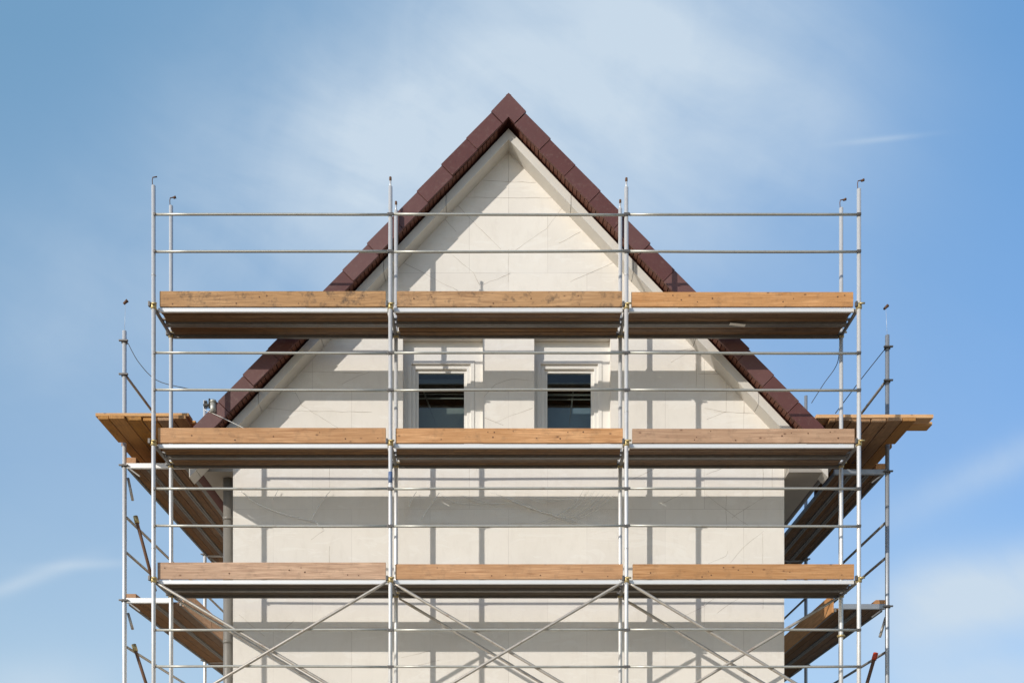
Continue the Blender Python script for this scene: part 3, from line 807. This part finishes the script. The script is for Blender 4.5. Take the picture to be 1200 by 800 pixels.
for k in range(5):
    o_ = rr.uniform(-70, 60)
    arc([(560 + o_, 582), (580 + o_, 585 + rr.uniform(-3, 6)), (615 + o_, 590 + rr.uniform(-5, 8))], .007, .008)
def dseg(p, a, b_):
    vx, vz = b_[0]-a[0], b_[1]-a[1]
    L2 = vx*vx + vz*vz
    t = max(0, min(1, ((p[0]-a[0])*vx + (p[1]-a[1])*vz) / L2))
    return math.hypot(p[0]-a[0]-t*vx, p[1]-a[1]-t*vz), t
vs = []
for j in range(nz + 1):
    row = []
    for i in range(nx + 1):
        uu, vv = i/nx, j/nz
        x = x0 + (x1-x0)*uu; z = z0 + (z1-z0)*vv
        h = .010*mn.noise(Vector((x*2.2, z*4, 1))) + .0012*mn.noise(Vector((x*9, z*14, 5)))
        for pl, hh, ww in arcs:
            dm = min(dseg((x, z), pl[q], pl[q+1])[0] for q in range(len(pl)-1))
            if dm < ww*3: h += .4 * hh * math.exp(-(dm/ww)**2)
        row.append(fl.bm.verts.new((x, YW - .022 - h, z + (0.035*mn.noise(Vector((x*1.7, 5, j))) if j in (0, nz) else 0))))
    vs.append(row)
for j in range(nz):
    for i in range(nx):
        f = fl.bm.faces.new((vs[j][i], vs[j][i+1], vs[j+1][i+1], vs[j+1][i])); f.smooth = True
film = fl.build('plastic_film', M_film)
for pl, hh, ww in arcs:
    ps = [Vector((x, YW - .034 - hh * .8, z)) for x, z in pl]
    out = []
    for i in range(len(ps) - 1):
        p_1 = ps[max(i-1, 0)]; p1 = ps[i]; p2 = ps[i+1]; p3 = ps[min(i+2, len(ps)-1)]
        for k in range(8):
            q = k/8
            out.append(.5*((2*p1) + (p2-p_1)*q + (2*p_1 - 5*p1 + 4*p2 - p3)*q*q + (-p_1 + 3*p1 - 3*p2 + p3)*q**3))
    out.append(ps[-1])
    rad = random.uniform(.002, .0055)
    t = MB(); t.path(out, [rad * math.sin(math.pi * (.08 + .84*k/(len(out)-1))) for k in range(len(out))], 6)
    t.build('crease', M_strand, film)
tag(film, 'clear crumpled plastic film on the wall above the lowest scaffold lift, middle bay', 'plastic film')

# ------------------------------------------------------------------ light
SUN_DX, SUN_DY, SUN_DZ = 1.065, 1.0, -.61
d = Vector((SUN_DX, SUN_DY, SUN_DZ)).normalized()
sun = bpy.data.lights.new('sun', 'SUN'); sun.energy = 3.3; sun.angle = math.radians(0.5); sun.color = (1.0, 0.94, 0.86)
so = bpy.data.objects.new('sun', sun); COL.objects.link(so)
so.rotation_euler = d.to_track_quat('-Z', 'Y').to_euler(); so.location = (-20, -20, 20)
elev = math.asin(-d.z); rot = math.atan2(-d.x, -d.y) % (2*math.pi)

world = bpy.data.worlds.new('World'); sc.world = world; world.use_nodes = True
nt = NT(world.node_tree)
bg = [n for n in nt.n if n.type == 'BACKGROUND'][0]
sky = nt.new('ShaderNodeTexSky', sky_type='NISHITA')
sky.sun_disc = False; sky.sun_elevation = elev; sky.sun_rotation = rot
sky.air_density = 1.0; sky.dust_density = 0.6; sky.ozone_density = 1.6; sky.altitude = 200
tc = nt.new('ShaderNodeTexCoord')
sep = nt.new('ShaderNodeSeparateXYZ'); nt.l.new(tc.outputs['Generated'], sep.inputs[0])
yy = nt.math('MAXIMUM', sep.outputs[1], 0.12)
u = nt.math('DIVIDE', sep.outputs[0], yy); v = nt.math('DIVIDE', sep.outputs[2], yy)
uv = nt.new('ShaderNodeCombineXYZ'); nt.l.new(u, uv.inputs[0]); nt.l.new(v, uv.inputs[1]); uvv = uv.outputs[0]
def gauss(px, py, ax, ay, ang=0, pw=2):
    u0, v0 = (px - 590)/FPX, (1035 - py)/FPX
    du = nt.math('SUBTRACT', u, u0); dv = nt.math('SUBTRACT', v, v0)
    c, s = math.cos(math.radians(ang)), math.sin(math.radians(ang))
    a = nt.math('ADD', nt.math('MULTIPLY', du, c), nt.math('MULTIPLY', dv, s))
    b = nt.math('SUBTRACT', nt.math('MULTIPLY', dv, c), nt.math('MULTIPLY', du, s))
    a = nt.math('POWER', nt.math('ABSOLUTE', nt.math('DIVIDE', a, ax/FPX)), pw)
    b = nt.math('POWER', nt.math('ABSOLUTE', nt.math('DIVIDE', b, ay/FPX)), pw)
    return nt.math('EXPONENT', nt.math('MULTIPLY', nt.math('ADD', a, b), -1))
rotv = nt.mapping(uvv, rot=(0, 0, math.radians(36)))
wob = nt.new('ShaderNodeTexNoise'); nt.l.new(uvv, wob.inputs['Vector']); wob.inputs['Scale'].default_value = 1.6; wob.inputs['Detail'].default_value = 2
wv = nt.new('ShaderNodeVectorMath', operation='MULTIPLY_ADD')
nt.l.new(wob.outputs['Color'], wv.inputs[0]); wv.inputs[1].default_value = (.25, .25, 0); nt.l.new(rotv, wv.inputs[2])
n_wisp = nt.noise(nt.mapping(wv.outputs[0], scale=(1.0, 4.6, 1)), 2.1, 6, 0.52, 0.25)
n_soft = nt.noise(uvv, 2.6, 6, 0.55, 0.8)
wisp = nt.ramp(n_wisp, [(0.30, G(0)), (0.70, G(1))])
soft = nt.ramp(n_soft, [(0.28, G(0)), (0.74, G(1))])
puff = nt.ramp(nt.noise(wv.outputs[0], 7.0, 8, 0.6, 0.5), [(0.36, G(0)), (0.68, G(1))])
tex = nt.math('MULTIPLY_ADD', wisp, 0.40, nt.math('MULTIPLY_ADD', soft, 0.38, nt.math('MULTIPLY', puff, 0.22)))
def layer(gs, lo, gain):
    return nt.math('MULTIPLY', gs, nt.math('MULTIPLY_ADD', tex, gain, lo))
L = [layer(gauss(720, 70, 270, 230, 8), .48, .62),
     layer(gauss(430, 200, 240, 170, 20), .10, 1.0),
     layer(gauss(860, 130, 150, 190, 0), .05, .40),
     layer(gauss(1185, 690, 170, 50, 10, 2.6), .32, 1.1),
     layer(gauss(1170, 800, 200, 50, 0), .25, .6),
     layer(gauss(1150, 555, 150, 22, 25), .02, .6),
     layer(gauss(30, 680, 70, 9, 20), .05, .6),
     layer(gauss(105, 661, 60, 6, 3), .05, .5),
     layer(gauss(30, 810, 130, 40, 5), .1, .5),
     layer(gauss(1035, 163, 50, 3.5, 6), .04, .28),
     layer(gauss(100, 360, 170, 120, 0), .05, .3),
     layer(gauss(560, 650, 700, 260, 0), .05, .25)]
tot = L[0]
for x in L[1:]: tot = nt.math('ADD', tot, x)
tot = nt.math('MINIMUM', tot, 0.93)
# clouds and the blue haze fade out towards the sun's half of the sky
front = nt.new('ShaderNodeMapRange'); front.interpolation_type = 'SMOOTHSTEP'
nt.l.new(sep.outputs[1], front.inputs[0]); front.inputs[1].default_value = 0.1; front.inputs[2].default_value = 0.4
tot = nt.math('MULTIPLY', tot, front.outputs[0])
CLOUD = (4.35, 5.15, 5.95, 1)
vr = nt.math('MULTIPLY', v, 1.0)
haze_c = nt.ramp(vr, [(0.18, (0.43, 0.635, 0.87)), (0.45, (0.28, 0.48, 0.78)), (0.90, (0.185, 0.385, 0.65))])
side_c = nt.ramp(nt.math('MULTIPLY_ADD', u, 0.9, 0.5), [(0.0, (1.0, 0.98, 0.92)), (0.5, (1.0, 1.0, 1.0)), (1.0, (0.80, 0.95, 1.10))])
haze_c = nt.mix(1.0, haze_c, side_c, 'MULTIPLY')
hz = nt.new('ShaderNodeVectorMath', operation='SCALE'); nt.l.new(haze_c, hz.inputs[0]); hz.inputs['Scale'].default_value = 7.1
base = nt.mix(nt.math('MULTIPLY', front.outputs[0], 0.85), sky.outputs[0], hz.outputs[0])
mixc = nt.mix(tot, base, CLOUD)
nt.l.new(mixc, bg.inputs['Color']); bg.inputs['Strength'].default_value = 0.14

# ------------------------------------------------------------------ camera, view
cam = bpy.data.cameras.new('camera'); co = bpy.data.objects.new('camera', cam); COL.objects.link(co)
co.location = (0, 0, EYE); co.rotation_euler = (math.radians(90), 0, 0)
cam.sensor_width = 36; cam.sensor_fit = 'HORIZONTAL'; cam.lens = 36 * FPX / 1200
cam.shift_x = 10/1200; cam.shift_y = (1035 - 400)/1200
cam.clip_start = .1; cam.clip_end = 8000
sc.camera = co
sc.render.resolution_x, sc.render.resolution_y = 1024, 682
vs_ = sc.view_settings
vs_.view_transform = 'Standard'; vs_.look = 'None'; vs_.gamma = 1; vs_.use_curve_mapping = False
vs_.exposure = 0.0
